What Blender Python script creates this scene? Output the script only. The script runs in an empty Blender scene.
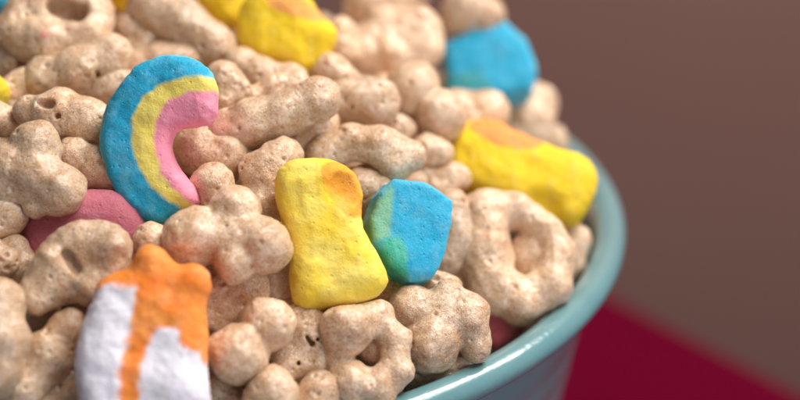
import bpy, math, random
import numpy as np
from mathutils import Matrix, Vector

# ------------------------------------------------------------------ scene basics (1 unit = 1 cm)
S = bpy.context.scene
S.unit_settings.system = 'METRIC'
S.unit_settings.scale_length = 0.01
COL = S.collection
EL = math.radians(24.0)
CAM = np.array([3.82, -25.94, 11.58])
RT = np.array([1.0, 0, 0])
UP = np.array([0, math.sin(EL), math.cos(EL)])
BK = np.array([0, -math.cos(EL), math.sin(EL)])
FPX = 2000.0

def tag(o, label=None, cat=None, group=None, kind=None):
    if label: o['label'] = label
    if cat: o['category'] = cat
    if group: o['group'] = group
    if kind: o['kind'] = kind
    return o

# ------------------------------------------------------------------ materials
def new_mat(name):
    m = bpy.data.materials.new(name); m.use_nodes = True
    nt = m.node_tree; nt.nodes.clear()
    out = nt.nodes.new('ShaderNodeOutputMaterial')
    b = nt.nodes.new('ShaderNodeBsdfPrincipled')
    nt.links.new(b.outputs[0], out.inputs[0])
    return m, nt, b

def N(nt, kind, **kw):
    n = nt.nodes.new(kind)
    for k, v in kw.items():
        if k in n.inputs: n.inputs[k].default_value = v
        else: setattr(n, k, v)
    return n

def ramp(nt, fac, stops):
    r = nt.nodes.new('ShaderNodeValToRGB')
    e = r.color_ramp.elements
    while len(e) < len(stops): e.new(0.5)
    for el, (p, c) in zip(e, stops):
        el.position = p
        el.color = (c, c, c, 1) if isinstance(c, (int, float)) else (*c, 1)
    nt.links.new(fac, r.inputs[0])
    return r.outputs[0]

def mixc(nt, fac, a, b, mode='MIX'):
    m = nt.nodes.new('ShaderNodeMix'); m.data_type = 'RGBA'; m.blend_type = mode
    for sock, v in ((m.inputs[0], fac), (m.inputs[6], a), (m.inputs[7], b)):
        if hasattr(v, 'is_linked'): nt.links.new(v, sock)
        elif isinstance(v, (int, float)): sock.default_value = v
        else: sock.default_value = (*v, 1)
    return m.outputs[2]

def math_(nt, op, a, b=0.0):
    m = nt.nodes.new('ShaderNodeMath'); m.operation = op
    for sock, v in ((m.inputs[0], a), (m.inputs[1], b)):
        if hasattr(v, 'is_linked'): nt.links.new(v, sock)
        else: sock.default_value = v
    return m.outputs[0]

def oat_material():
    m, nt, b = new_mat('toasted_oat')
    tc = N(nt, 'ShaderNodeTexCoord'); info = N(nt, 'ShaderNodeObjectInfo')
    vm = N(nt, 'ShaderNodeVectorMath', operation='ADD')
    nt.links.new(tc.outputs['Object'], vm.inputs[0])
    cx = N(nt, 'ShaderNodeCombineXYZ')
    r10 = math_(nt, 'MULTIPLY', info.outputs['Random'], 40.0)
    nt.links.new(r10, cx.inputs[0]); nt.links.new(r10, cx.inputs[2])
    nt.links.new(cx.outputs[0], vm.inputs[1])
    V = vm.outputs[0]
    def noise(scale, detail=3, rough=.55, dist=0):
        n = N(nt, 'ShaderNodeTexNoise'); n.inputs['Scale'].default_value = scale
        n.inputs['Detail'].default_value = detail; n.inputs['Roughness'].default_value = rough
        n.inputs['Distortion'].default_value = dist
        nt.links.new(V, n.inputs['Vector']); return n.outputs[0]
    big = noise(1.6, 3); mid = noise(6.5, 4, .6); fine = noise(22, 3, .65); grit = noise(55, 2, .6)
    vo = N(nt, 'ShaderNodeTexVoronoi'); vo.inputs['Scale'].default_value = 11; nt.links.new(V, vo.inputs['Vector'])
    vo2 = N(nt, 'ShaderNodeTexVoronoi'); vo2.inputs['Scale'].default_value = 30; nt.links.new(V, vo2.inputs['Vector'])
    cream = (.85, .615, .415); tan = (.67, .415, .225); toast = (.52, .23, .07); fleck = (.30, .11, .03)
    c = mixc(nt, ramp(nt, mid, [(.36, 0), (.62, 1)]), tan, cream)
    c = mixc(nt, math_(nt, 'MULTIPLY', ramp(nt, big, [(.48, 0), (.68, 1)]), .45), c, toast)
    c = mixc(nt, math_(nt, 'MULTIPLY', ramp(nt, fine, [(.50, 0), (.62, 1)]), .55), c, toast)
    # grain flecks
    sel = ramp(nt, vo2.outputs['Color'], [(.60, 0), (.68, 1)])
    fl = math_(nt, 'MULTIPLY', sel, ramp(nt, vo2.outputs['Distance'], [(.12, 1), (.34, 0)]))
    c = mixc(nt, math_(nt, 'MULTIPLY', fl, .75), c, fleck)
    # sugar film
    c = mixc(nt, math_(nt, 'MULTIPLY', ramp(nt, grit, [(.52, 0), (.62, 1)]), .5), c, (.86, .75, .65))
    vo3 = N(nt, 'ShaderNodeTexVoronoi'); vo3.inputs['Scale'].default_value = 31; nt.links.new(V, vo3.inputs['Vector'])
    su = math_(nt, 'MULTIPLY', ramp(nt, vo3.outputs['Color'], [(.55, 0), (.63, 1)]), ramp(nt, vo3.outputs['Distance'], [(.15, 1), (.40, 0)]))
    c = mixc(nt, math_(nt, 'MULTIPLY', su, .6), c, (.90, .82, .74))
    # marshmallow colour rubbed off on a piece (attribute), zero elsewhere
    at = N(nt, 'ShaderNodeAttribute'); at.attribute_name = 'rub'
    c = mixc(nt, at.outputs['Fac'], c, mixc(nt, .75, c, (.86, .30, .27)))
    hs = N(nt, 'ShaderNodeHueSaturation'); nt.links.new(c, hs.inputs['Color'])
    nt.links.new(math_(nt, 'ADD', math_(nt, 'MULTIPLY', info.outputs['Random'], .30), .80), hs.inputs['Value'])
    hs.inputs['Saturation'].default_value = 1.0
    nt.links.new(hs.outputs[0], b.inputs['Base Color'])
    nt.links.new(ramp(nt, fine, [(.35, .34), (.65, .62)]), b.inputs['Roughness'])
    b.inputs['Subsurface Weight'].default_value = .45
    b.inputs['Subsurface Radius'].default_value = (1.0, .45, .2)
    b.inputs['Subsurface Scale'].default_value = .13
    nt.links.new(ramp(nt, mid, [(.38, .35), (.6, 1)]), b.inputs['Coat Weight'])
    b.inputs['Coat Roughness'].default_value = .13
    # relief: pores, crumbs and grit
    pore = math_(nt, 'MULTIPLY', ramp(nt, vo.outputs['Color'], [(.55, 0), (.62, 1)]), ramp(nt, vo.outputs['Distance'], [(.10, 1), (.30, 0)]))
    h = math_(nt, 'ADD', math_(nt, 'MULTIPLY', mid, .9), math_(nt, 'MULTIPLY', fine, .38))
    h = math_(nt, 'ADD', h, math_(nt, 'MULTIPLY', grit, .32))
    h = math_(nt, 'SUBTRACT', h, math_(nt, 'MULTIPLY', pore, .5))
    bp = N(nt, 'ShaderNodeBump'); bp.inputs['Strength'].default_value = .5; bp.inputs['Distance'].default_value = .04
    nt.links.new(h, bp.inputs['Height']); nt.links.new(bp.outputs[0], b.inputs['Normal'])
    bc = N(nt, 'ShaderNodeBump'); bc.inputs['Strength'].default_value = .5; bc.inputs['Distance'].default_value = .04
    nt.links.new(math_(nt, 'ADD', math_(nt, 'ADD', mid, math_(nt, 'MULTIPLY', grit, .35)), math_(nt, 'MULTIPLY', fine, .8)), bc.inputs['Height'])
    nt.links.new(bc.outputs[0], b.inputs['Coat Normal'])
    return m

def marsh_material():
    m, nt, b = new_mat('dry_marshmallow')
    tc = N(nt, 'ShaderNodeTexCoord'); V = tc.outputs['Object']
    def noise(scale, detail=3, rough=.55):
        n = N(nt, 'ShaderNodeTexNoise'); n.inputs['Scale'].default_value = scale
        n.inputs['Detail'].default_value = detail; n.inputs['Roughness'].default_value = rough
        nt.links.new(V, n.inputs['Vector']); return n.outputs[0]
    at = N(nt, 'ShaderNodeAttribute'); at.attribute_name = 'dye'
    mid = noise(5, 4, .6); fine = noise(17, 4, .6); grit = noise(48, 2, .6)
    c = at.outputs['Color']
    c = mixc(nt, math_(nt, 'MULTIPLY', ramp(nt, mid, [(.45, 0), (.7, 1)]), .07), c, (.95, .93, .9))
    dk = mixc(nt, .9, c, c, 'MULTIPLY')
    c = mixc(nt, math_(nt, 'MULTIPLY', ramp(nt, fine, [(.42, 1), (.58, 0)]), .14), c, dk)
    c = mixc(nt, math_(nt, 'MULTIPLY', ramp(nt, grit, [(.56, 0), (.68, 1)]), .08), c, (.95, .93, .9))
    nt.links.new(c, b.inputs['Base Color'])
    b.inputs['Roughness'].default_value = .72
    b.inputs['Specular IOR Level'].default_value = .35
    b.inputs['Subsurface Weight'].default_value = .25
    b.inputs['Subsurface Radius'].default_value = (1, .8, .6)
    b.inputs['Subsurface Scale'].default_value = .07
    h = math_(nt, 'ADD', math_(nt, 'MULTIPLY', mid, .7), math_(nt, 'MULTIPLY', fine, .55))
    h = math_(nt, 'ADD', h, math_(nt, 'MULTIPLY', grit, .22))
    vo = N(nt, 'ShaderNodeTexVoronoi'); vo.inputs['Scale'].default_value = 13; nt.links.new(V, vo.inputs['Vector'])
    pore = math_(nt, 'MULTIPLY', ramp(nt, vo.outputs['Color'], [(.62, 0), (.68, 1)]), ramp(nt, vo.outputs['Distance'], [(.08, 1), (.26, 0)]))
    h = math_(nt, 'SUBTRACT', h, math_(nt, 'MULTIPLY', pore, .5))
    bp = N(nt, 'ShaderNodeBump'); bp.inputs['Strength'].default_value = .55; bp.inputs['Distance'].default_value = .045
    nt.links.new(h, bp.inputs['Height']); nt.links.new(bp.outputs[0], b.inputs['Normal'])
    return m

OAT = oat_material(); MARSH = marsh_material()

# ------------------------------------------------------------------ implicit shapes -> meshes
def vnoise(P, wl, seed):
    """smooth value noise in [-1,1], vectorised; wl = wavelength"""
    rs = np.random.RandomState(seed)
    n = 32
    L = rs.uniform(-1, 1, (n, n, n))
    Q = P / wl + 1000.0
    i = np.floor(Q).astype(int); f = Q - i
    f = f * f * (3 - 2 * f)
    out = 0
    for dx in (0, 1):
        for dy in (0, 1):
            for dz in (0, 1):
                w = (f[..., 0] if dx else 1 - f[..., 0]) * (f[..., 1] if dy else 1 - f[..., 1]) * (f[..., 2] if dz else 1 - f[..., 2])
                out = out + w * L[(i[..., 0] + dx) % n, (i[..., 1] + dy) % n, (i[..., 2] + dz) % n]
    return out

def smin(a, b, k):
    h = np.clip(.5 + .5 * (b - a) / k, 0, 1)
    return b * (1 - h) + a * h - k * h * (1 - h)

def surface_nets(F, org, step):
    sgn = F < 0
    nx, ny, nz = F.shape
    corners = [(a, b, c) for a in (0, 1) for b in (0, 1) for c in (0, 1)]
    c8 = [sgn[a:nx - 1 + a, b:ny - 1 + b, c:nz - 1 + c] for a, b, c in corners]
    cnt = sum(c.astype(np.int8) for c in c8)
    act = (cnt > 0) & (cnt < 8)
    idx = -np.ones(act.shape, int); ii = np.argwhere(act); idx[act] = np.arange(len(ii))
    acc = np.zeros((len(ii), 3)); num = np.zeros(len(ii))
    val = {c: F[ii[:, 0] + c[0], ii[:, 1] + c[1], ii[:, 2] + c[2]] for c in corners}
    for c in corners:
        for ax in range(3):
            if c[ax]: continue
            d = list(c); d[ax] = 1; d = tuple(d)
            va, vb = val[c], val[d]
            cr = (va < 0) != (vb < 0)
            t = np.where(cr, va / np.where(cr, va - vb, 1), 0)
            p = np.tile(np.array(c, float), (len(ii), 1)); p[:, ax] += t
            acc[cr] += p[cr]; num[cr] += 1
    verts = (ii + acc / num[:, None]) * step + org
    faces = []
    for ax in range(3):
        u, v = (ax + 1) % 3, (ax + 2) % 3
        sl0 = [slice(1, -1)] * 3; sl0[ax] = slice(0, -1)
        sl1 = list(sl0); sl1[ax] = slice(1, None)
        a = sgn[tuple(sl0)]; b = sgn[tuple(sl1)]
        e = np.argwhere(a != b)
        if not len(e): continue
        flip = a[tuple(e.T)]
        base = e.copy(); off = np.ones(3, int); off[ax] = 0
        base = base + off
        def cell(du, dv):
            q = base.copy(); q[:, u] -= du; q[:, v] -= dv
            return idx[tuple(q.T)]
        quad = np.stack([cell(1, 1), cell(0, 1), cell(0, 0), cell(1, 0)], 1)
        quad[~flip] = quad[~flip][:, ::-1]
        faces.append(quad)
    return verts, np.concatenate(faces)

def grid(lo, hi, step):
    ax = [np.arange(l, h + step, step) for l, h in zip(lo, hi)]
    G = np.stack(np.meshgrid(*ax, indexing='ij'), -1)
    return G

def capsule(P, a, b, ra, rb):
    ab = b - a; L = max(float(ab @ ab), 1e-6)
    t = np.clip(((P - a) @ ab) / L, 0, 1)
    return np.linalg.norm(P - a - t[..., None] * ab, axis=-1) - (ra + (rb - ra) * t)

def poly_sdf(X, Y, poly):
    d = np.full(X.shape, 1e9); s = np.ones(X.shape)
    n = len(poly)
    for i in range(n):
        ax, ay = poly[i]; bx, by = poly[i - 1]
        ex, ey = bx - ax, by - ay
        wx, wy = X - ax, Y - ay
        t = np.clip((wx * ex + wy * ey) / (ex * ex + ey * ey + 1e-9), 0, 1)
        d = np.minimum(d, (wx - ex * t) ** 2 + (wy - ey * t) ** 2)
        c1 = Y >= ay; c2 = Y < by; c3 = ex * wy > ey * wx
        fl = (c1 & c2 & c3) | (~c1 & ~c2 & ~c3)
        s = np.where(fl, -s, s)
    return s * np.sqrt(d)

def smooth_poly(poly, n=2):
    for _ in range(n):
        q = []
        for i in range(len(poly)):
            a = poly[i]; b = poly[(i + 1) % len(poly)]
            q.append((a[0] * .75 + b[0] * .25, a[1] * .75 + b[1] * .25))
            q.append((a[0] * .25 + b[0] * .75, a[1] * .25 + b[1] * .75))
        poly = q
    return poly

def mesh_from(name, verts, faces, mat, attr=None):
    me = bpy.data.meshes.new(name)
    me.vertices.add(len(verts)); me.vertices.foreach_set('co', verts.astype(np.float32).ravel())
    me.loops.add(faces.size); me.loops.foreach_set('vertex_index', faces.ravel().astype(np.int32))
    me.polygons.add(len(faces)); me.polygons.foreach_set('loop_start', (np.arange(len(faces)) * 4).astype(np.int32))
    me.polygons.foreach_set('use_smooth', np.ones(len(faces), bool))
    me.update(calc_edges=True); me.validate()
    me.materials.append(mat)
    if attr is not None:
        nm, data = attr
        if data.ndim == 2:
            a = me.attributes.new(nm, 'FLOAT_COLOR', 'POINT')
            a.data.foreach_set('color', np.concatenate([data, np.ones((len(data), 1))], 1).astype(np.float32).ravel())
        else:
            a = me.attributes.new(nm, 'FLOAT', 'POINT')
            a.data.foreach_set('value', data.astype(np.float32))
    return me

# ------------------------------------------------------------------ where the heap is
HR, HH, HB = 6.7, 3.45, -0.5
def heap(r, low=0.0):
    q = min(r / HR, 1.15)
    return HB - low + HH * (1 - q ** 2.7)

def heap_point(px, py):
    """the point of the heap's surface seen at photo pixel px, py -> (position, depth)"""
    d = (px - 400) / FPX * RT + (200 - py) / FPX * UP - BK
    best = None
    for i in range(1400):
        t = 14 + i * .02
        p = CAM + d * t
        if math.hypot(p[0], p[1]) > 6.6: continue
        g = p[2] - heap(math.hypot(p[0], p[1]))
        if best is None or g < best[0]: best = (g, t)
        if g < 0: best = (g, t); break
    t = best[1]
    return CAM + d * t, t

def place(me_fn, cx, cy, dep, name):
    """me_fn builds the mesh in photo pixels round (0,0,0); it is scaled to cm at its own distance"""
    p, t = heap_point(cx, cy)
    d = (p - CAM) / t
    t2 = t - (dep * 1.6 if dep < 0 else dep * 1.1) * t / FPX
    p = CAM + d * t2
    s = t2 / FPX
    me = me_fn(s)
    o = bpy.data.objects.new(name, me)
    M = Matrix(((RT[0], UP[0], BK[0]), (RT[1], UP[1], BK[1]), (RT[2], UP[2], BK[2])))
    o.matrix_world = Matrix.Translation(Vector(p)) @ M.to_4x4()
    COL.objects.link(o)
    return o

def oat_mesh(blobs, links, s, seed, poly=None, pth=34, prnd=17, k=7.0, holes=(), step=1.6, tilt=.30, lk=.97, rub=None, pits=60, rough=1.0):
    """blobs: (x, y, r, z) y up; links: index pairs joined by tapered rods; holes: (x, y, r, depth, z)"""
    B = [np.array([x, y, z - tilt * y]) for x, y, r, z in blobs]
    R = [b[2] * 1.08 for b in blobs]
    if poly:
        poly = smooth_poly(poly, 1)
        for x, y in poly: B.append(np.array([x, y, -tilt * y])); R.append(pth / 2 + 5)
    lo = np.min([b - r for b, r in zip(B, R)], 0) - 7; hi = np.max([b + r for b, r in zip(B, R)], 0) + 7
    P = grid(lo, hi, step)
    W = P + np.stack([vnoise(P, 26, seed + j) for j in range(3)], -1) * 2.6 * rough
    F = None
    if poly:
        B = B[:len(blobs)]; R = R[:len(blobs)]
        G2 = poly_sdf(W[..., 0], W[..., 1], poly)
        qx = G2 + prnd; qz = np.abs(W[..., 2] + tilt * W[..., 1]) - pth / 2 - np.clip(-G2, 0, 20) / 20 * 4 + prnd
        F = np.minimum(np.maximum(qx, qz), 0) + np.sqrt(np.maximum(qx, 0) ** 2 + np.maximum(qz, 0) ** 2) - prnd
    for b, r in zip(B, R):
        d = np.linalg.norm(W - b, axis=-1) - r
        F = d if F is None else smin(F, d, k)
    for i, j in links:
        F = smin(F, capsule(W, B[i], B[j], R[i] * lk, R[j] * lk), k)
    for h in holes:
        x, y, r, dd, z = h[:5]
        x2, y2 = (h[5], h[6]) if len(h) > 5 else (x, y + .01)
        e = np.array([x2 - x, y2 - y]); q = P[..., :2] - np.array([x, y])
        t = np.clip((q @ e) / (e @ e), 0, 1)
        Z = W[..., 2] + tilt * W[..., 1]
        d2 = np.linalg.norm(q - t[..., None] * e, axis=-1) - r * (.8 + np.clip(Z + dd, 0, 40) / 60.)
        c = np.maximum(d2, -(Z + dd) * .8)
        F = -smin(-F, c, min(8.0, r * .7))
    F = F + rough * (1.7 * vnoise(P, 15, seed + 5) + 1.0 * vnoise(P, 7.5, seed + 6) + .25 * vnoise(P, 4, seed + 8))
    rs = np.random.RandomState(seed + 9)
    near = np.argwhere(np.abs(F) < 1.2)
    for _ in range(pits):
        q = near[rs.randint(len(near))]
        r = rs.uniform(.9, 2.2) if rs.rand() < .92 else rs.uniform(2.2, 3.3)
        c = P[tuple(q)]
        l = np.maximum(q - 4, 0); u = q + 5
        sl = tuple(slice(a, b) for a, b in zip(l, u))
        F[sl] = -smin(-F[sl], np.linalg.norm(P[sl] - c, axis=-1) - r, 1.2)
    v, f = surface_nets(F, P[0, 0, 0], step)
    attr = None
    if rub:
        attr = ('rub', np.clip(1.25 - np.linalg.norm(v[:, :2] - np.array(rub[:2]), axis=1) / rub[2], 0, 1) * rub[3])
    else:
        attr = ('rub', np.zeros(len(v)))
    return mesh_from('oat_shape', v * s, f, OAT, attr)

def marsh_mesh(poly, thick, rnd, s, seed, dye, step=1.9, ax=0, ay=0, bulge=6, dents=(), bumps=(), rough=1.0, cut=1):
    """poly (x, y up) thickened and rounded, then turned by ax (top away) and ay (right side away)"""
    P2 = smooth_poly(poly, cut) if cut else list(poly)
    xs = [p[0] for p in P2]; ys = [p[1] for p in P2]
    lo = np.array([min(xs) - 8, min(ys) - 8, -thick / 2 - bulge - 9]); hi = np.array([max(xs) + 8, max(ys) + 8, thick / 2 + bulge + 9])
    P = grid(lo, hi, step)
    W = P + np.stack([vnoise(P, 30, seed + j) for j in range(3)], -1) * 2.4 * rough
    G2 = poly_sdf(W[..., 0], W[..., 1], P2)
    th = thick / 2 + np.clip(-G2, 0, 24) / 24 * bulge
    qx = G2 + rnd; qz = np.abs(W[..., 2]) - th + rnd
    F = np.minimum(np.maximum(qx, qz), 0) + np.sqrt(np.maximum(qx, 0) ** 2 + np.maximum(qz, 0) ** 2) - rnd
    for x, y, z, r, k in bumps:
        F = smin(F, np.linalg.norm(W - np.array([x, y, z]), axis=-1) - r, k)
    for x, y, z, r, k in dents:
        F = -smin(-F, np.linalg.norm(W - np.array([x, y, z]), axis=-1) - r, k)
    F = F + rough * (1.3 * vnoise(P, 12, seed + 5) + .5 * vnoise(P, 5.5, seed + 6) + .35 * vnoise(P, 3.5, seed + 7))
    v, f = surface_nets(F, P[0, 0, 0], step)
    wob = v[:, :2] + np.stack([vnoise(v, 9, seed + 11), vnoise(v, 9, seed + 12)], 1) * 1.6 + np.stack([vnoise(v, 4, seed + 13), vnoise(v, 4, seed + 14)], 1) * .8
    c = dye(wob, v, P2)
    cax, sax = math.cos(ax), math.sin(ax); cay, say = math.cos(ay), math.sin(ay)
    Rx = np.array([[1, 0, 0], [0, cax, sax], [0, -sax, cax]]); Ry = np.array([[cay, 0, say], [0, 1, 0], [-say, 0, cay]])
    v = v @ (Ry @ Rx).T
    return mesh_from('marshmallow_shape', v * s, f, MARSH, ('dye', c))

def inside(w, poly):
    return poly_sdf(w[:, 0], w[:, 1], poly)

def blend(a, b, t):
    t = np.clip(t, 0, 1)[:, None]
    return a * (1 - t) + b * t

# dyes (linear)
BLUE = np.array([.015, .42, .66]); PALEB = np.array([.16, .58, .72]); YEL = np.array([.93, .68, .06]); DEEPY = np.array([.92, .64, .012])
PINK = np.array([.93, .32, .44]); ORG = np.array([.93, .22, .025]); WHT = np.array([.80, .77, .80]); GRN = np.array([.22, .50, .22])
LEMON = np.array([.95, .76, .16]); AMBER = np.array([.93, .45, .05])

OATS = 'pieces of frosted oat cereal heaped in the bowl'
MARS = 'coloured marshmallow shapes scattered on the cereal'
seed = [100]
def oat(label, blobs, links=(), dep=0, holes=(), name='cereal_piece', cat='cereal piece', **kw):
    """blobs in photo pixels (x, y, r[, z])"""
    cx = sum(b[0] for b in blobs) / len(blobs); cy = sum(b[1] for b in blobs) / len(blobs)
    bl = [(b[0] - cx, cy - b[1], b[2], b[3] if len(b) > 3 else 0) for b in blobs]
    hl = [(h[0] - cx, cy - h[1], h[2], h[3], h[4]) + ((h[5] - cx, cy - h[6]) if len(h) > 5 else ()) for h in holes]
    if kw.get('poly'): kw['poly'] = [(x - cx, cy - y) for x, y in kw['poly']]
    if kw.get('rub'):
        r = kw['rub']; kw['rub'] = (r[0] - cx, cy - r[1], r[2], r[3])
    seed[0] += 17; sd = seed[0]
    o = place(lambda s: oat_mesh(bl, links, s, sd, holes=hl, **kw), cx, cy, dep, name)
    return tag(o, label, cat, OATS)

def marsh(label, poly, dyefn, dep=0, thick=36, rnd=13, name='marshmallow', dents=(), bumps=(), **kw):
    xs = [p[0] for p in poly]; ys = [p[1] for p in poly]
    cx = (min(xs) + max(xs)) / 2; cy = (min(ys) + max(ys)) / 2
    loc = lambda q: [(x - cx, cy - y) for x, y in q]
    seed[0] += 17; sd = seed[0]
    dd = [(x - cx, cy - y, z, r, k) for x, y, z, r, k in dents]
    bb = [(x - cx, cy - y, z, r, k) for x, y, z, r, k in bumps]
    o = place(lambda s: marsh_mesh(loc(poly), thick, rnd, s, sd, lambda w, v, P2: dyefn(w, v, P2, loc), dents=dd, bumps=bb, **kw), cx, cy, dep, name)
    return tag(o, label, 'marshmallow', MARS)

chain = lambda n, closed=False: [(i, i + 1) for i in range(n - 1)] + ([(n - 1, 0)] if closed else [])

#PIECES_START
# ------------------------------------------------------------------ marshmallows
RB_PY = [(230, 94), (216, 93), (190, 97), (174, 104), (161, 124), (160, 150), (168, 174), (181, 192), (197, 206), (240, 215)]
RB_YB = [(230, 78), (216, 79), (190, 81), (165, 87), (147, 100), (137, 122), (137, 145), (145, 170), (158, 190), (175, 203), (190, 212), (240, 230)]
def dye_rainbow(w, v, P2, loc):
    dpy = inside(w, loc(RB_PY)); dyb = inside(w, loc(RB_YB))
    edge = np.clip((inside(v[:, :2], P2) + 9) / 9, 0, 1)
    c = blend(np.tile(BLUE, (len(v), 1)), np.tile(PALEB, (len(v), 1)), edge * .75 * (v[:, 2] < 12) + .25 * (vnoise(v, 14, 5) > .25))
    c = blend(c, np.tile(LEMON, (len(v), 1)), .5 - dyb / 3.6)
    return blend(c, np.tile(PINK, (len(v), 1)), .5 - dpy / 3.6)
marsh('rainbow arch marshmallow with blue, yellow and pink bands', [(217, 72), (192, 58), (165, 56), (140, 63), (120, 83), (105, 110), (100, 140), (107, 170), (121, 198), (142, 220), (165, 226), (185, 214), (202, 206),
      (200, 190), (184, 172), (173, 157), (170, 144), (175, 130), (194, 126), (217, 124)], dye_rainbow, dep=26, thick=40, rnd=13, name='rainbow_marshmallow', ax=.12, ay=-.16, bulge=3)

def dye_hour(patch, main=YEL, alt=AMBER, shade_tint=None):
    def fn(w, v, P2, loc):
        n = len(v)
        c = blend(np.tile(main, (n, 1)), np.tile(DEEPY, (n, 1)), .5 + .5 * vnoise(v, 22, 3))
        if shade_tint: c = blend(c, np.tile(shade_tint[3], (n, 1)), (1.2 - np.linalg.norm(w - np.array(loc([shade_tint[:2]])[0]), axis=1) / shade_tint[2]) * .8)  # greenish shading at one end, painted into the dye colour
        return blend(c, np.tile(alt, (n, 1)), (.5 - inside(w, smooth_poly(loc(patch), 2)) / 3.0) * (v[:, 2] > -4))
    return fn
marsh('pale yellow waisted marshmallow standing upright, orange dent at its top right', [(274, 182), (281, 164), (303, 157), (330, 158), (352, 167), (364, 188), (360, 214), (366, 236), (383, 268), (385, 288), (370, 300), (340, 308), (310, 312), (293, 306), (288, 290), (290, 260), (287, 235), (279, 210)],
      dye_hour([(322, 164), (346, 162), (366, 180), (368, 212), (350, 226), (332, 208), (320, 186)], main=LEMON, alt=np.array([.94, .42, .03])), dep=34, thick=38, rnd=15, name='hourglass_marshmallow', ax=.22, ay=.12, dents=[(348, 190, 34, 24, 5)])
marsh('bright yellow waisted marshmallow lying by the rim with an orange patch on top', [(445, 162), (449, 137), (470, 120), (496, 120), (522, 134), (552, 146), (586, 158), (599, 178), (592, 206), (574, 228), (555, 227), (522, 214), (488, 203), (458, 190), (446, 176)],
      dye_hour([(462, 128), (488, 117), (524, 128), (548, 147), (520, 160), (482, 150)], main=DEEPY, alt=np.array([.95, .34, .07]), shade_tint=(455, 185, 16, np.array([.62, .68, .10]))), dep=30, thick=42, rnd=13, name='hourglass_marshmallow', ax=.3, ay=.1, rough=.7, dents=[(535, 222, 34, 24, 9)])
marsh('yellow waisted marshmallow high on the heap with a faint orange stripe', [(233, 34), (240, 8), (258, -16), (300, -18), (314, 4), (322, 18), (337, 30), (335, 48), (322, 70), (303, 80), (282, 70), (256, 62), (240, 50)],
      dye_hour([(262, 0), (290, -8), (314, 6), (332, 26), (300, 22), (274, 14)], main=DEEPY, alt=np.array([.95, .42, .09])), dep=22, thick=38, rnd=16, name='hourglass_marshmallow', ax=.1, dents=[(316, 56, 34, 14, 8)])
marsh('yellow marshmallow cut by the top edge, left of the orange-striped one', [(196, -6), (205, -24), (235, -24), (248, -4), (244, 24), (226, 31), (206, 20)], dye_hour([(900, 900), (901, 900), (901, 901)], main=DEEPY), dep=-6, thick=34, rnd=15)
marsh('sliver of yellow marshmallow at the top edge beside the big ring piece', [(104, -4), (112, -22), (136, -20), (142, -4), (134, 9), (114, 9)], dye_hour([(900, 900), (901, 900), (901, 901)], main=DEEPY), dep=-4, thick=30, rnd=13)
marsh('sliver of yellow-green marshmallow at the left edge', [(-28, 92), (-14, 72), (4, 76), (10, 92), (4, 108), (-16, 110)], dye_hour([(900, 900), (901, 900), (901, 901)], main=np.array([.55, .58, .04])), dep=0, thick=30, rnd=13)

def dye_blue(greens):
    def fn(w, v, P2, loc):
        n = len(v)
        e = np.clip((inside(v[:, :2], P2) + 7) / 8, 0, 1)
        c = blend(np.tile(BLUE, (n, 1)), np.tile(PALEB, (n, 1)), e * .55 + .2 * vnoise(v, 10, 8))
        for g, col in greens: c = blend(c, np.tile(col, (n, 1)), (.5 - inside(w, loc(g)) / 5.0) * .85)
        return c
    return fn
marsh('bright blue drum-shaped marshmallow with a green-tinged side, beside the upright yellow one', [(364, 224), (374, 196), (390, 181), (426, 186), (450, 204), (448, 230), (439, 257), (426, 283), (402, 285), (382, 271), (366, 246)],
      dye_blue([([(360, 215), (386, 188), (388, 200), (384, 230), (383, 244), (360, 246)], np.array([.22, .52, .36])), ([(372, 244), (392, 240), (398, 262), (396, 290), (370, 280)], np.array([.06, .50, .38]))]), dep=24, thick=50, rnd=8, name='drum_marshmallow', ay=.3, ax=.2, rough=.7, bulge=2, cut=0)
marsh('blurred blue drum-shaped marshmallow near the top of the heap', [(443, 48), (468, 33), (505, 25), (527, 44), (537, 74), (531, 96), (500, 106), (470, 114), (446, 104)],
      dye_blue([([(440, 84), (480, 78), (500, 110), (440, 115)], np.array([.04, .36, .42]))]), dep=22, thick=50, rnd=9, name='drum_marshmallow', rough=.7, ax=.25, bulge=2, cut=0)
marsh('dark blue scrap of marshmallow in the top left corner', [(-20, -10), (4, -20), (15, -2), (6, 16), (-16, 16)], dye_blue([]), dep=-10, thick=30, rnd=12)

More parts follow.
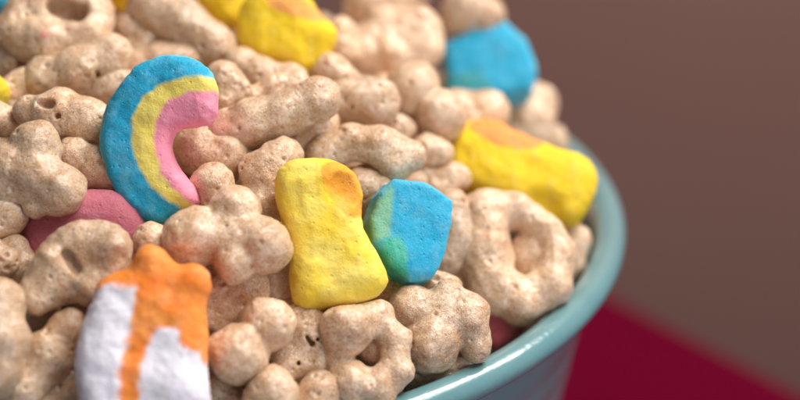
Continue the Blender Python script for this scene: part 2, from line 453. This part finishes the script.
OR_P = [(90, 292), (98, 270), (132, 255), (150, 236), (172, 255), (198, 258), (216, 280), (216, 334), (208, 372), (200, 358), (182, 352), (178, 336), (160, 331), (151, 340), (142, 370), (137, 430), (121, 430), (121, 375), (130, 332), (137, 294), (118, 288)]
def dye_shoot(w, v, P2, loc):
    n = len(v)
    c = blend(np.tile(np.array([.90, .87, .92]), (n, 1)), np.tile(np.array([.82, .77, .86]), (n, 1)), .5 + .5 * vnoise(v, 18, 4))
    o = blend(np.tile(np.array([.97, .24, .015]), (n, 1)), np.tile(np.array([.97, .36, .07]), (n, 1)), .4 + .5 * vnoise(v, 14, 9))
    return blend(c, o, .5 - (inside(w, loc(OR_P)) + 2.2 * vnoise(v, 6, 31) + 1.2 * vnoise(v, 3.2, 32)) / 6.0)
marsh('white marshmallow topped and streaked with bright orange, cut by the bottom edge', [(76, 352), (84, 314), (98, 288), (108, 272), (132, 264), (140, 248), (154, 244), (166, 258), (180, 266), (198, 266), (208, 282), (205, 304), (211, 330), (207, 362), (208, 400), (204, 440), (150, 462), (92, 440), (80, 396)],
      dye_shoot, dep=44, thick=42, rnd=17, name='star_marshmallow', ax=.25, ay=.1, bulge=6, dents=[(172, 290, 36, 9, 8), (122, 300, 38, 8, 8), (131, 338, 36, 10, 7), (128, 360, 36, 10, 7), (127, 385, 36, 10, 7), (168, 326, 37, 9, 7)], bumps=[(150, 264, 8, 19, 8), (193, 286, 8, 18, 8), (112, 292, 4, 18, 8), (108, 356, 2, 28, 10), (178, 396, 4, 28, 10)])
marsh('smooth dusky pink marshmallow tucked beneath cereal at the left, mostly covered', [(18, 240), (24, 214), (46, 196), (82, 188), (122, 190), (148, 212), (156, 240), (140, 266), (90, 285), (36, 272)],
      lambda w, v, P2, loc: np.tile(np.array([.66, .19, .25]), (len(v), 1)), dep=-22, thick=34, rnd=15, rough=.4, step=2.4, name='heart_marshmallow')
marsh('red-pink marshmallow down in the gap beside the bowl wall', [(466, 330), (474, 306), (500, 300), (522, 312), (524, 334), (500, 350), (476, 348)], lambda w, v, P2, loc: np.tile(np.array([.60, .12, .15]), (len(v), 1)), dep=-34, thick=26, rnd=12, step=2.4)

# ------------------------------------------------------------------ cereal, roughly top to bottom
oat('large D-shaped oat ring at top left with a pink speck on it', [(18, 30, 20, 4), (48, 43, 22, 5), (86, 40, 20, 4)], chain(3), poly=[(-4, 40), (-4, 10), (14, -10), (40, -22), (90, -22), (112, -2), (114, 30), (104, 56), (80, 66), (40, 68), (12, 56)], pth=38, prnd=18, dep=18, holes=[(58, 8, 9, 0, 0, 80, 14)], rub=(50, 37, 5, 1.3), name='ring_cereal_piece')
oat('lumpy oat piece with a dark pit, just beneath the big ring piece', [(46, 78, 20), (78, 74, 24), (110, 58, 21)], chain(3), dep=-8, holes=[(101, 75, 3.5, -10, 0, 102, 81)])
oat('smooth oblong oat piece slanting down from the top edge above the rainbow', [(152, 6, 23), (184, 26, 23, 3), (212, 47, 21)], chain(3), dep=12)
oat('small round oat knob above the rainbow', [(126, 26, 14), (147, 40, 11), (134, 58, 14)], chain(3), dep=-16)
oat('oat piece in shadow between the rainbow and the slanting oblong', [(160, 56, 15), (185, 62, 15), (140, 66, 15)], chain(3), dep=-26)
oat('knobbly oat piece touching the upper tip of the rainbow', [(222, 80, 17), (238, 92, 13), (224, 104, 15)], chain(3), dep=2)
oat('long bumpy oat bar with a pinkish left end, lying beside the rainbow', [(225, 132, 18), (252, 122, 19, 3), (284, 112, 19, 4), (318, 99, 20, 2)], chain(4), lk=1.03, poly=[(206, 132), (222, 112), (262, 96), (306, 80), (332, 80), (342, 96), (334, 116), (296, 132), (250, 146), (216, 152)], pth=36, prnd=17, dep=18, rub=(213, 134, 36, .6), name='bar_cereal_piece')
oat('narrow oat ridge just behind the long bumpy bar', [(248, 102, 14), (275, 92, 14), (300, 90, 13)], chain(3), dep=2)
oat('brown shadowed oat piece beneath the striped yellow marshmallow', [(262, 82, 18), (290, 84, 18), (240, 66, 16)], chain(3), dep=-20)
oat('small blocky oat piece with one pore, right of the long bumpy bar', [(342, 100, 20), (376, 102, 20), (360, 98, 20)], chain(3), dep=6, holes=[(353, 108, 2.4, -15, 0)])
oat('arched oat piece with a hollow under its bridge, above the blue drum', [(322, 152, 15, 4), (350, 140, 15, 5), (380, 144, 17, 5), (410, 156, 13)], chain(4), poly=[(302, 172), (304, 150), (318, 136), (345, 125), (378, 123), (400, 136), (422, 145), (420, 166), (402, 182), (384, 182), (374, 166), (352, 160), (338, 168), (328, 184)], pth=34, prnd=15, dep=12, name='arch_cereal_piece')
oat('oat piece seen through the arch, just above the blue drum', [(362, 186, 17), (384, 192, 14), (345, 192, 12)], chain(3), dep=-8)
oat('rounded upright oat piece left of the upright yellow marshmallow', [(262, 176, 23, 2), (281, 160, 19), (262, 204, 22)], chain(3), dep=-2)
oat('small round oat piece below the rainbow opening', [(212, 186, 20), (220, 202, 16)], chain(2), dep=-2)
oat('brown oat piece seen through the opening of the rainbow', [(198, 150, 24), (226, 158, 22)], chain(2), dep=-16)
oat('oat piece in shade between the long bar and the arched piece', [(302, 140, 18), (318, 126, 18), (290, 150, 15)], chain(3), dep=-14)
oat('glossy butterfly-shaped oat clover in the middle of the heap', [(193, 238, 28, 3), (234, 211, 23), (265, 246, 26, 3), (237, 262, 19, 8), (229, 236, 23, 2)], [(4, 0), (4, 1), (4, 2), (4, 3)], dep=30, k=5, name='clover_cereal_piece')
oat('brown pitted oat piece under the butterfly clover', [(222, 300, 24), (246, 292, 20), (212, 318, 20)], chain(3), dep=-8, pits=50)
oat('shaded oat piece between the rainbow and the orange-topped marshmallow', [(152, 240, 18), (166, 252, 15)], chain(2), dep=-2)
oat('twin-ball oat piece below the butterfly clover', [(238, 354, 29, 9), (268, 325, 25, -4)], [], dep=22, k=2.5, tilt=.1, name='twin_cereal_piece')
oat('round oat ball cut by the bottom edge, below the twin-ball piece', [(272, 394, 25, 3), (262, 420, 22)], [(0, 1)], dep=18)
oat('pale lumpy oat piece at the bottom edge, left of the triangular-holed one', [(318, 394, 20, 2), (306, 416, 22)], [(0, 1)], dep=8)
oat('oat piece full of open pores under the upright yellow marshmallow', [(304, 330, 25), (322, 346, 20), (288, 366, 19), (316, 366, 18)], [(0, 1), (1, 3), (3, 2), (2, 0)], dep=-6, pits=130, holes=[(308, 336, 3, -12, 0, 313, 342), (318, 338, 2.5, -12, 0), (300, 362, 2.5, -10, 0)])
oat('dark oat piece in the gap right of the butterfly clover', [(282, 290, 19), (272, 276, 17), (300, 298, 16)], chain(3), dep=-18)
oat('bell-shaped oat piece with a triangular hole, touching the bowl rim at the bottom', [(346, 330, 25, 12), (376, 316, 15, -2), (394, 340, 14, -3), (396, 372, 15, -1), (374, 388, 18, 2), (349, 382, 21, 5), (336, 360, 14, 0), (376, 352, 17, -21)], [(0, 1), (1, 2), (2, 3), (3, 4), (4, 5), (5, 6), (6, 0)], dep=22, k=4, lk=1.0, pits=90, name='bell_cereal_piece')
oat('grainy oat clover with four bumps, sitting by the rim', [(412, 309, 24, 0), (431, 343, 28, 6), (466, 316, 23, 1), (477, 346, 15, -2), (446, 303, 20, -2), (444, 322, 24, 0)], [(5, 0), (5, 1), (5, 2), (2, 3), (5, 4)], dep=24, k=4, name='clover_cereal_piece')
oat('small oat tip poking up behind the four-bump clover', [(430, 284, 14), (447, 287, 12)], [(0, 1)], dep=-4)
oat('oat piece pressed between the four-bump clover and the rim', [(416, 377, 16), (440, 376, 15), (466, 364, 14)], chain(3), dep=-6)
oat('large pale oat bell with an open round hole, leaning on the right rim', [(486, 213, 22, 2), (484, 250, 24, 6), (492, 285, 23, 6), (522, 302, 20, 2), (552, 284, 19, 0), (562, 256, 15, -3), (548, 230, 14, -4), (516, 209, 16, -2), (531, 259, 25, -24)], [(0, 1), (1, 2), (2, 3), (3, 4), (4, 5), (5, 6), (6, 7), (7, 0)], dep=18, k=4.5, lk=1.02, pits=90, name='bell_cereal_piece')
oat('pale oat piece wedged between the large bell and the rim', [(570, 242, 18), (562, 266, 17), (548, 290, 15)], chain(3), dep=-14)
oat('dark oat piece between the blue drum and the large pale bell', [(452, 212, 20), (458, 240, 20), (446, 258, 16)], chain(3), dep=-20)
oat('orange-brown oat knob left of the bright yellow marshmallow', [(452, 178, 14), (438, 190, 14), (428, 178, 12)], chain(3), dep=-22)
oat('small blurred oat knob between the arched piece and the two-ball cluster', [(427, 150, 15), (440, 152, 12)], [(0, 1)], dep=-6)
oat('two-ball oat cluster right of centre, below the blurred many-knobbed piece', [(412, 90, 27), (441, 117, 24, 10)], [], dep=8, k=3, tilt=.1, name='twin_cereal_piece')
oat('many-knobbed oat piece near the top, right of the striped yellow marshmallow', [(358, 56, 21, 4), (392, 56, 20, 6), (426, 50, 17, 5), (420, 22, 16, 2), (384, 18, 16)], [], k=4, poly=[(336, 62), (340, 36), (366, 18), (372, 4), (410, 2), (438, 14), (446, 42), (440, 66), (408, 76), (360, 80)], pth=36, prnd=17, dep=14)
oat('blurred oat piece on the skyline at the top edge', [(362, 4, 17), (394, 2, 18), (412, -6, 14)], chain(3), dep=-6)
oat('blurred oat piece on the skyline behind the far blue drum', [(466, 12, 24), (486, 18, 17)], [(0, 1)], dep=-4)
oat('blurred knobbly oat piece between the far blue drum and the bright yellow marshmallow', [(500, 106, 21), (530, 118, 22), (538, 104, 17), (514, 92, 19)], [(0, 1), (1, 2), (2, 3), (3, 0)], dep=-2)
oat('blurred oat piece just below the far blue drum', [(458, 112, 22), (486, 112, 20), (470, 132, 20)], chain(3), dep=-4)
oat('blurred oat piece at the heap edge, behind the orange patch of the bright yellow marshmallow', [(508, 134, 18), (536, 138, 17), (556, 142, 13)], chain(3), dep=-14)
oat('oat piece between the small blocky piece and the two-ball cluster', [(396, 130, 15), (380, 124, 14)], [(0, 1)], dep=-20)
oat('oblong oat piece with shallow pits, left of the rainbow', [(30, 112, 16), (58, 114, 23, 2), (86, 122, 22, 2), (106, 126, 16)], chain(4), dep=4, holes=[(42, 103, 4, -16, 0, 54, 106), (62, 117, 3.5, -17, 0)])
oat('narrow oat piece half hidden behind the left side of the rainbow', [(74, 158, 17), (98, 168, 18), (118, 176, 16)], chain(3), dep=-10)
oat('shiny knobbed oat clover at the left edge, above the pink marshmallow', [(34, 148, 25), (60, 190, 24, 3), (8, 168, 22, 2), (38, 204, 13, 0), (36, 176, 25, 2), (6, 192, 16)], [(4, 0), (4, 1), (4, 2), (4, 3), (4, 5)], dep=22, k=5, name='clover_cereal_piece')
oat('small oat knob at the left edge above the shiny clover', [(2, 122, 15), (-14, 116, 16)], [(0, 1)], dep=0)
oat('round oat piece at the left edge below the shiny clover', [(6, 216, 19), (-14, 222, 20)], [(0, 1)], dep=4)
oat('small oat piece at the left edge, above the big blurred one', [(2, 262, 15), (-14, 254, 18)], [(0, 1)], dep=6)
oat('arrowhead-shaped oat piece with a pit, over the pink marshmallow', [(110, 250, 18, 8), (52, 262, 15, 6), (90, 284, 17, 6), (38, 296, 15, 2)], [(1, 3)], poly=[(60, 226), (84, 218), (112, 220), (132, 236), (134, 262), (120, 290), (98, 306), (76, 300), (48, 312), (18, 312), (16, 290), (30, 262), (42, 238)], pth=30, prnd=14, dep=20, holes=[(68, 254, 5, -9, 0, 78, 268)], name='arrowhead_cereal_piece')
oat('big blurred oat piece filling the left edge near the bottom', [(-4, 306, 25, 4), (0, 338, 28, 4), (-8, 372, 28)], chain(3), dep=38)
oat('tan oblong oat piece slanting beside the white and orange marshmallow', [(68, 328, 18), (48, 356, 21), (24, 388, 22)], chain(3), dep=8)
oat('dark oat piece at the bottom edge, left of the white and orange marshmallow', [(46, 412, 18), (76, 400, 17), (90, 392, 14)], chain(3), dep=-6)
oat('shaded oat piece in the gap below the arrowhead piece', [(32, 326, 17), (44, 312, 15)], [(0, 1)], dep=-16)
oat('shaded oat piece left of the twin-ball piece at the bottom edge', [(218, 396, 20), (232, 408, 18)], [(0, 1)], dep=-10)
oat('oat piece in shade at the top left under the big ring piece', [(12, 66, 18), (-10, 56, 18)], [(0, 1)], dep=-16)
oat('half hidden oat piece between the two small rounded pieces at the left edge', [(12, 250, 15), (22, 264, 14)], [(0, 1)], dep=-8)
oat('oat piece in deep shade just left of the blue drum and above it', [(354, 184, 14), (368, 178, 13)], [(0, 1)], dep=-26)
oat('shaded oat piece between the lumpy pitted piece and the oblong one left of the rainbow', [(104, 92, 17), (122, 86, 15)], [(0, 1)], dep=-22)
oat('oat piece in the gap under the blue drum, left of the small tip', [(388, 292, 16), (402, 294, 14)], [(0, 1)], dep=-18)
oat('oat piece just right of the striped yellow marshmallow, below the many-knobbed one', [(330, 72, 17), (346, 82, 14)], [(0, 1)], dep=-10)
oat('blurred oat piece right behind the striped yellow marshmallow', [(340, 34, 16), (346, 52, 15)], [(0, 1)], dep=-14)
oat('shaded oat piece between the butterfly clover and the orange marshmallow tip', [(208, 276, 15), (198, 268, 14)], [(0, 1)], dep=-18)
oat('dark oat piece filling the gap between the big left-edge piece and the white marshmallow', [(60, 392, 17), (76, 376, 16)], [(0, 1)], dep=-10)
oat('dim oat piece beside the yellow-green sliver at the left edge', [(14, 92, 15), (24, 84, 14)], [(0, 1)], dep=-18)
#PIECES_END

# ------------------------------------------------------------------ buried pieces glimpsed in the gaps
proto_b = [
    ([(-26, 0, 24, 0), (6, 24, 22, 0), (28, -6, 24, 0), (2, -24, 18, 3), (0, 0, 22, 0)], [(4, 0), (4, 1), (4, 2), (4, 3)], ()),
    ([(-32, 6, 20, 0), (0, 0, 22, 3), (32, -6, 20, 0)], chain(3), ()),
    ([(-24, 20, 18, 0), (-22, -18, 19, 0), (16, -26, 18, 0), (28, 6, 17, 0), (4, 26, 17, 0)], chain(5, True), [(0, 0, 9, 40, 0)]),
    ([(-18, -6, 26, 2), (18, 14, 24, 0)], [(0, 1)], ()),
]
protos = [oat_mesh(b, l, .0122, 900 + 31 * i, holes=h, step=2.6, tilt=0, pits=24) for i, (b, l, h) in enumerate(proto_b)]
rng = random.Random(7)
def buried():
    n = 0
    for layer, low in ((0, .85), (1, 1.7)):
        pts = []
        tries = 0
        while tries < 9000:
            tries += 1
            x = rng.uniform(-5.2, 6.2); y = rng.uniform(-6.2, 6.2)
            r = math.hypot(x, y)
            if r > 6.2 - .35 * layer or (x < -2 and y > 0): continue
            if any((x - a) ** 2 + (y - b) ** 2 < .55 for a, b in pts): continue
            pts.append((x, y))
            z = heap(r, low) + rng.uniform(-.12, .12)
            dv = np.array([x, y, z]) - CAM; dz = -(dv @ BK)
            px = 400 + FPX * (dv @ RT) / dz; py = 200 - FPX * (dv @ UP) / dz
            if any(math.hypot(px - a, py - b) < c for a, b, c in ((515, 250, 48), (494, 320, 36), (410, 290, 20))): continue
            o = bpy.data.objects.new('cereal_piece', protos[rng.randrange(4)])
            o.location = (x, y, z)
            o.rotation_euler = (rng.uniform(0, 6.28), rng.uniform(0, 6.28), rng.uniform(0, 6.28))
            COL.objects.link(o)
            tag(o, 'oat cereal piece buried in the heap, only glimpsed in a dark gap', 'cereal piece', 'buried oat pieces glimpsed in the gaps')
            n += 1
buried()

# ------------------------------------------------------------------ the bowl
def bowl():
    prof = []
    # outside from the foot up
    out = [(0, -8.0), (2.6, -8.0), (3.15, -8.05), (3.3, -7.95), (3.3, -7.6), (3.6, -7.35), (4.4, -6.7), (5.1, -5.8), (5.6, -4.8), (5.93, -3.8), (6.14, -2.9)]
    prof += out
    z = -2.55
    # shallow turned rings under the rim
    while z < -.62:
        base = 6.14 + (z + 2.9) * .20
        ph = (z + 2.55) / .52 * 2 * math.pi
        prof.append((base + .006 * math.cos(ph), z)); z += .065
    prof += [(6.60, -.58), (6.615, -.50), (6.66, -.45), (6.76, -.40)]
    for i in range(15):   # rolled lip
        a = -1.15 + i * (1.15 + 2.45) / 14
        prof.append((6.775 + .225 * math.cos(a), -.205 + .205 * math.sin(a)))
    prof += [(6.545, -.20), (6.50, -.36), (6.46, -.6), (6.38, -1.1), (6.18, -2.0), (5.85, -3.2), (5.35, -4.6), (4.6, -5.9), (3.6, -6.9), (2.2, -7.4), (0, -7.55)]
    # refine profile
    n = 300
    vs = []; fs = []
    for r, z in prof:
        for j in range(n):
            a = 2 * math.pi * j / n
            vs.append((r * math.cos(a), r * math.sin(a), z))
    for i in range(len(prof) - 1):
        for j in range(n):
            k = (j + 1) % n
            fs.append((i * n + j, i * n + k, (i + 1) * n + k, (i + 1) * n + j))
    me = bpy.data.meshes.new('bowl')
    me.from_pydata(vs, [], fs); me.update()
    import bmesh
    bm = bmesh.new(); bm.from_mesh(me); bmesh.ops.remove_doubles(bm, verts=bm.verts, dist=1e-4)
    bmesh.ops.recalc_face_normals(bm, faces=bm.faces); bm.to_mesh(me); bm.free()
    for p in me.polygons: p.use_smooth = True
    m, nt, b = new_mat('turquoise_glaze')
    tc = N(nt, 'ShaderNodeTexCoord')
    n1 = N(nt, 'ShaderNodeTexNoise'); n1.inputs['Scale'].default_value = 1.1; n1.inputs['Detail'].default_value = 4
    n2 = N(nt, 'ShaderNodeTexNoise'); n2.inputs['Scale'].default_value = 9; n2.inputs['Detail'].default_value = 3
    for q in (n1, n2): nt.links.new(tc.outputs['Object'], q.inputs['Vector'])
    c = mixc(nt, ramp(nt, n1.outputs[0], [(.35, 0), (.65, 1)]), (.13, .275, .30), (.15, .305, .325))
    c = mixc(nt, math_(nt, 'MULTIPLY', ramp(nt, n2.outputs[0], [(.6, 0), (.75, 1)]), .12), c, (.08, .20, .22))
    nt.links.new(c, b.inputs['Base Color'])
    b.inputs['Roughness'].default_value = .24
    b.inputs['Coat Weight'].default_value = .5; b.inputs['Coat Roughness'].default_value = .1
    bp = N(nt, 'ShaderNodeBump'); bp.inputs['Strength'].default_value = .12; bp.inputs['Distance'].default_value = .05
    nt.links.new(n2.outputs[0], bp.inputs['Height']); nt.links.new(bp.outputs[0], b.inputs['Normal'])
    me.materials.append(m)
    o = bpy.data.objects.new('bowl', me); COL.objects.link(o)
    tag(o, 'glazed turquoise ceramic bowl with a rolled rim and turned rings, heaped with cereal', 'bowl')
bowl()

# ------------------------------------------------------------------ table and backdrop
def simple(name, verts, faces, mat, smooth=False):
    me = bpy.data.meshes.new(name); me.from_pydata(verts, [], faces); me.update(); me.materials.append(mat)
    for p in me.polygons: p.use_smooth = smooth
    o = bpy.data.objects.new(name, me); COL.objects.link(o); return o

def table():
    m, nt, b = new_mat('crimson_cloth')
    tc = N(nt, 'ShaderNodeTexCoord')
    n1 = N(nt, 'ShaderNodeTexNoise'); n1.inputs['Scale'].default_value = .3; n1.inputs['Detail'].default_value = 3
    wv = N(nt, 'ShaderNodeTexWave'); wv.inputs['Scale'].default_value = 12; wv.inputs['Distortion'].default_value = .6
    nt.links.new(tc.outputs['Object'], n1.inputs['Vector']); nt.links.new(tc.outputs['Object'], wv.inputs['Vector'])
    c = mixc(nt, n1.outputs[0], (.098, .0003, .0135), (.112, .0004, .016))
    nt.links.new(c, b.inputs['Base Color']); b.inputs['Roughness'].default_value = .85
    b.inputs['Specular IOR Level'].default_value = .03
    bp = N(nt, 'ShaderNodeBump'); bp.inputs['Strength'].default_value = .3; bp.inputs['Distance'].default_value = .04
    nt.links.new(wv.outputs[0], bp.inputs['Height']); nt.links.new(bp.outputs[0], b.inputs['Normal'])
    # edge line through two points of the table seen in the photo; cloth turns over the edge
    zt = -8.06
    def hit(px, py):
        d = (px - 400) / FPX * RT + (200 - py) / FPX * UP - BK
        t = (zt - CAM[2]) / d[2]; return CAM + d * t
    A = hit(612, 288); B = hit(800, 384)
    u = (B - A); u /= np.linalg.norm(u); nrm = np.array([u[1], -u[0], 0])
    if nrm @ (np.zeros(3) - A) > 0: nrm = -nrm       # outward, away from the bowl
    prof = [(-70, 0)] + [(-.5 + .5 * math.sin(a * math.pi / 16), -.5 + .5 * math.cos(a * math.pi / 16)) for a in range(9)] + [(0.05, -14), (-.1, -14), (-.15, -.6), (-70, -.6)]
    vs = []
    for e in (-60, 60):
        for q, z in prof: vs.append(tuple(A + u * e + nrm * q + np.array([0, 0, z])))
    n = len(prof)
    fs = [(i, (i + 1) % n, n + (i + 1) % n, n + i) for i in range(n)] + [tuple(range(n))[::-1], tuple(range(n, 2 * n))]
    o = simple('tablecloth', vs, fs, m)
    tag(o, 'deep crimson cloth under the bowl, its far edge running diagonally', 'tablecloth')
table()

def backdrop():
    m, nt, b = new_mat('brown_wall_paint')
    tc = N(nt, 'ShaderNodeTexCoord')
    n1 = N(nt, 'ShaderNodeTexNoise'); n1.inputs['Scale'].default_value = .06; n1.inputs['Detail'].default_value = 2
    nt.links.new(tc.outputs['Object'], n1.inputs['Vector'])
    c = mixc(nt, n1.outputs[0], (.25, .132, .112), (.275, .148, .126))
    nt.links.new(c, b.inputs['Base Color']); b.inputs['Roughness'].default_value = .9
    b.inputs['Specular IOR Level'].default_value = .1
    o = simple('wall', [(-90, 75, -70), (110, 75, -70), (110, 75, 90), (-90, 75, 90), (-90, 77, -70), (110, 77, -70), (110, 77, 90), (-90, 77, 90)],
               [(0, 1, 2, 3), (5, 4, 7, 6), (4, 0, 3, 7), (1, 5, 6, 2), (3, 2, 6, 7), (4, 5, 1, 0)], m)
    o['kind'] = 'structure'
backdrop()

# ------------------------------------------------------------------ light
W = bpy.data.worlds.new('World'); S.world = W; W.use_nodes = True
bg = W.node_tree.nodes['Background']; bg.inputs[0].default_value = (.85, .9, 1.0, 1); bg.inputs[1].default_value = .15

def area(name, loc, target, size, power, col):
    L = bpy.data.lights.new(name, 'AREA'); L.shape = 'RECTANGLE'; L.size, L.size_y = size; L.energy = power; L.color = col
    o = bpy.data.objects.new(name, L); COL.objects.link(o)
    o.location = loc
    o.rotation_euler = (Vector(target) - Vector(loc)).to_track_quat('-Z', 'Y').to_euler()
    return o
area('window_light', (19, -5, 38), (2, -1, 0), (30, 20), 16500, (1, .96, .90))
area('fill_light', (32, -38, 3), (3, -3, -2), (30, 22), 8200, (.82, .90, 1.0))
area('wall_light', (40, 30, 60), (20, 75, 0), (30, 30), 84000, (1, .93, .86))

# ------------------------------------------------------------------ camera
cd = bpy.data.cameras.new('camera'); cd.sensor_width = 36; cd.lens = 90
cam = bpy.data.objects.new('camera', cd); COL.objects.link(cam)
M = Matrix(((RT[0], UP[0], BK[0]), (RT[1], UP[1], BK[1]), (RT[2], UP[2], BK[2])))
cam.matrix_world = Matrix.Translation(Vector(CAM)) @ M.to_4x4()
cd.clip_start = .1; cd.clip_end = 1000
cd.dof.use_dof = True
cd.dof.focus_distance = heap_point(370, 250)[1] - .45
cd.dof.aperture_fstop = .11
S.camera = cam
S.view_settings.view_transform = 'Standard'; S.view_settings.look = 'None'
S.view_settings.exposure = 0; S.view_settings.gamma = 1
S.render.engine = 'CYCLES'
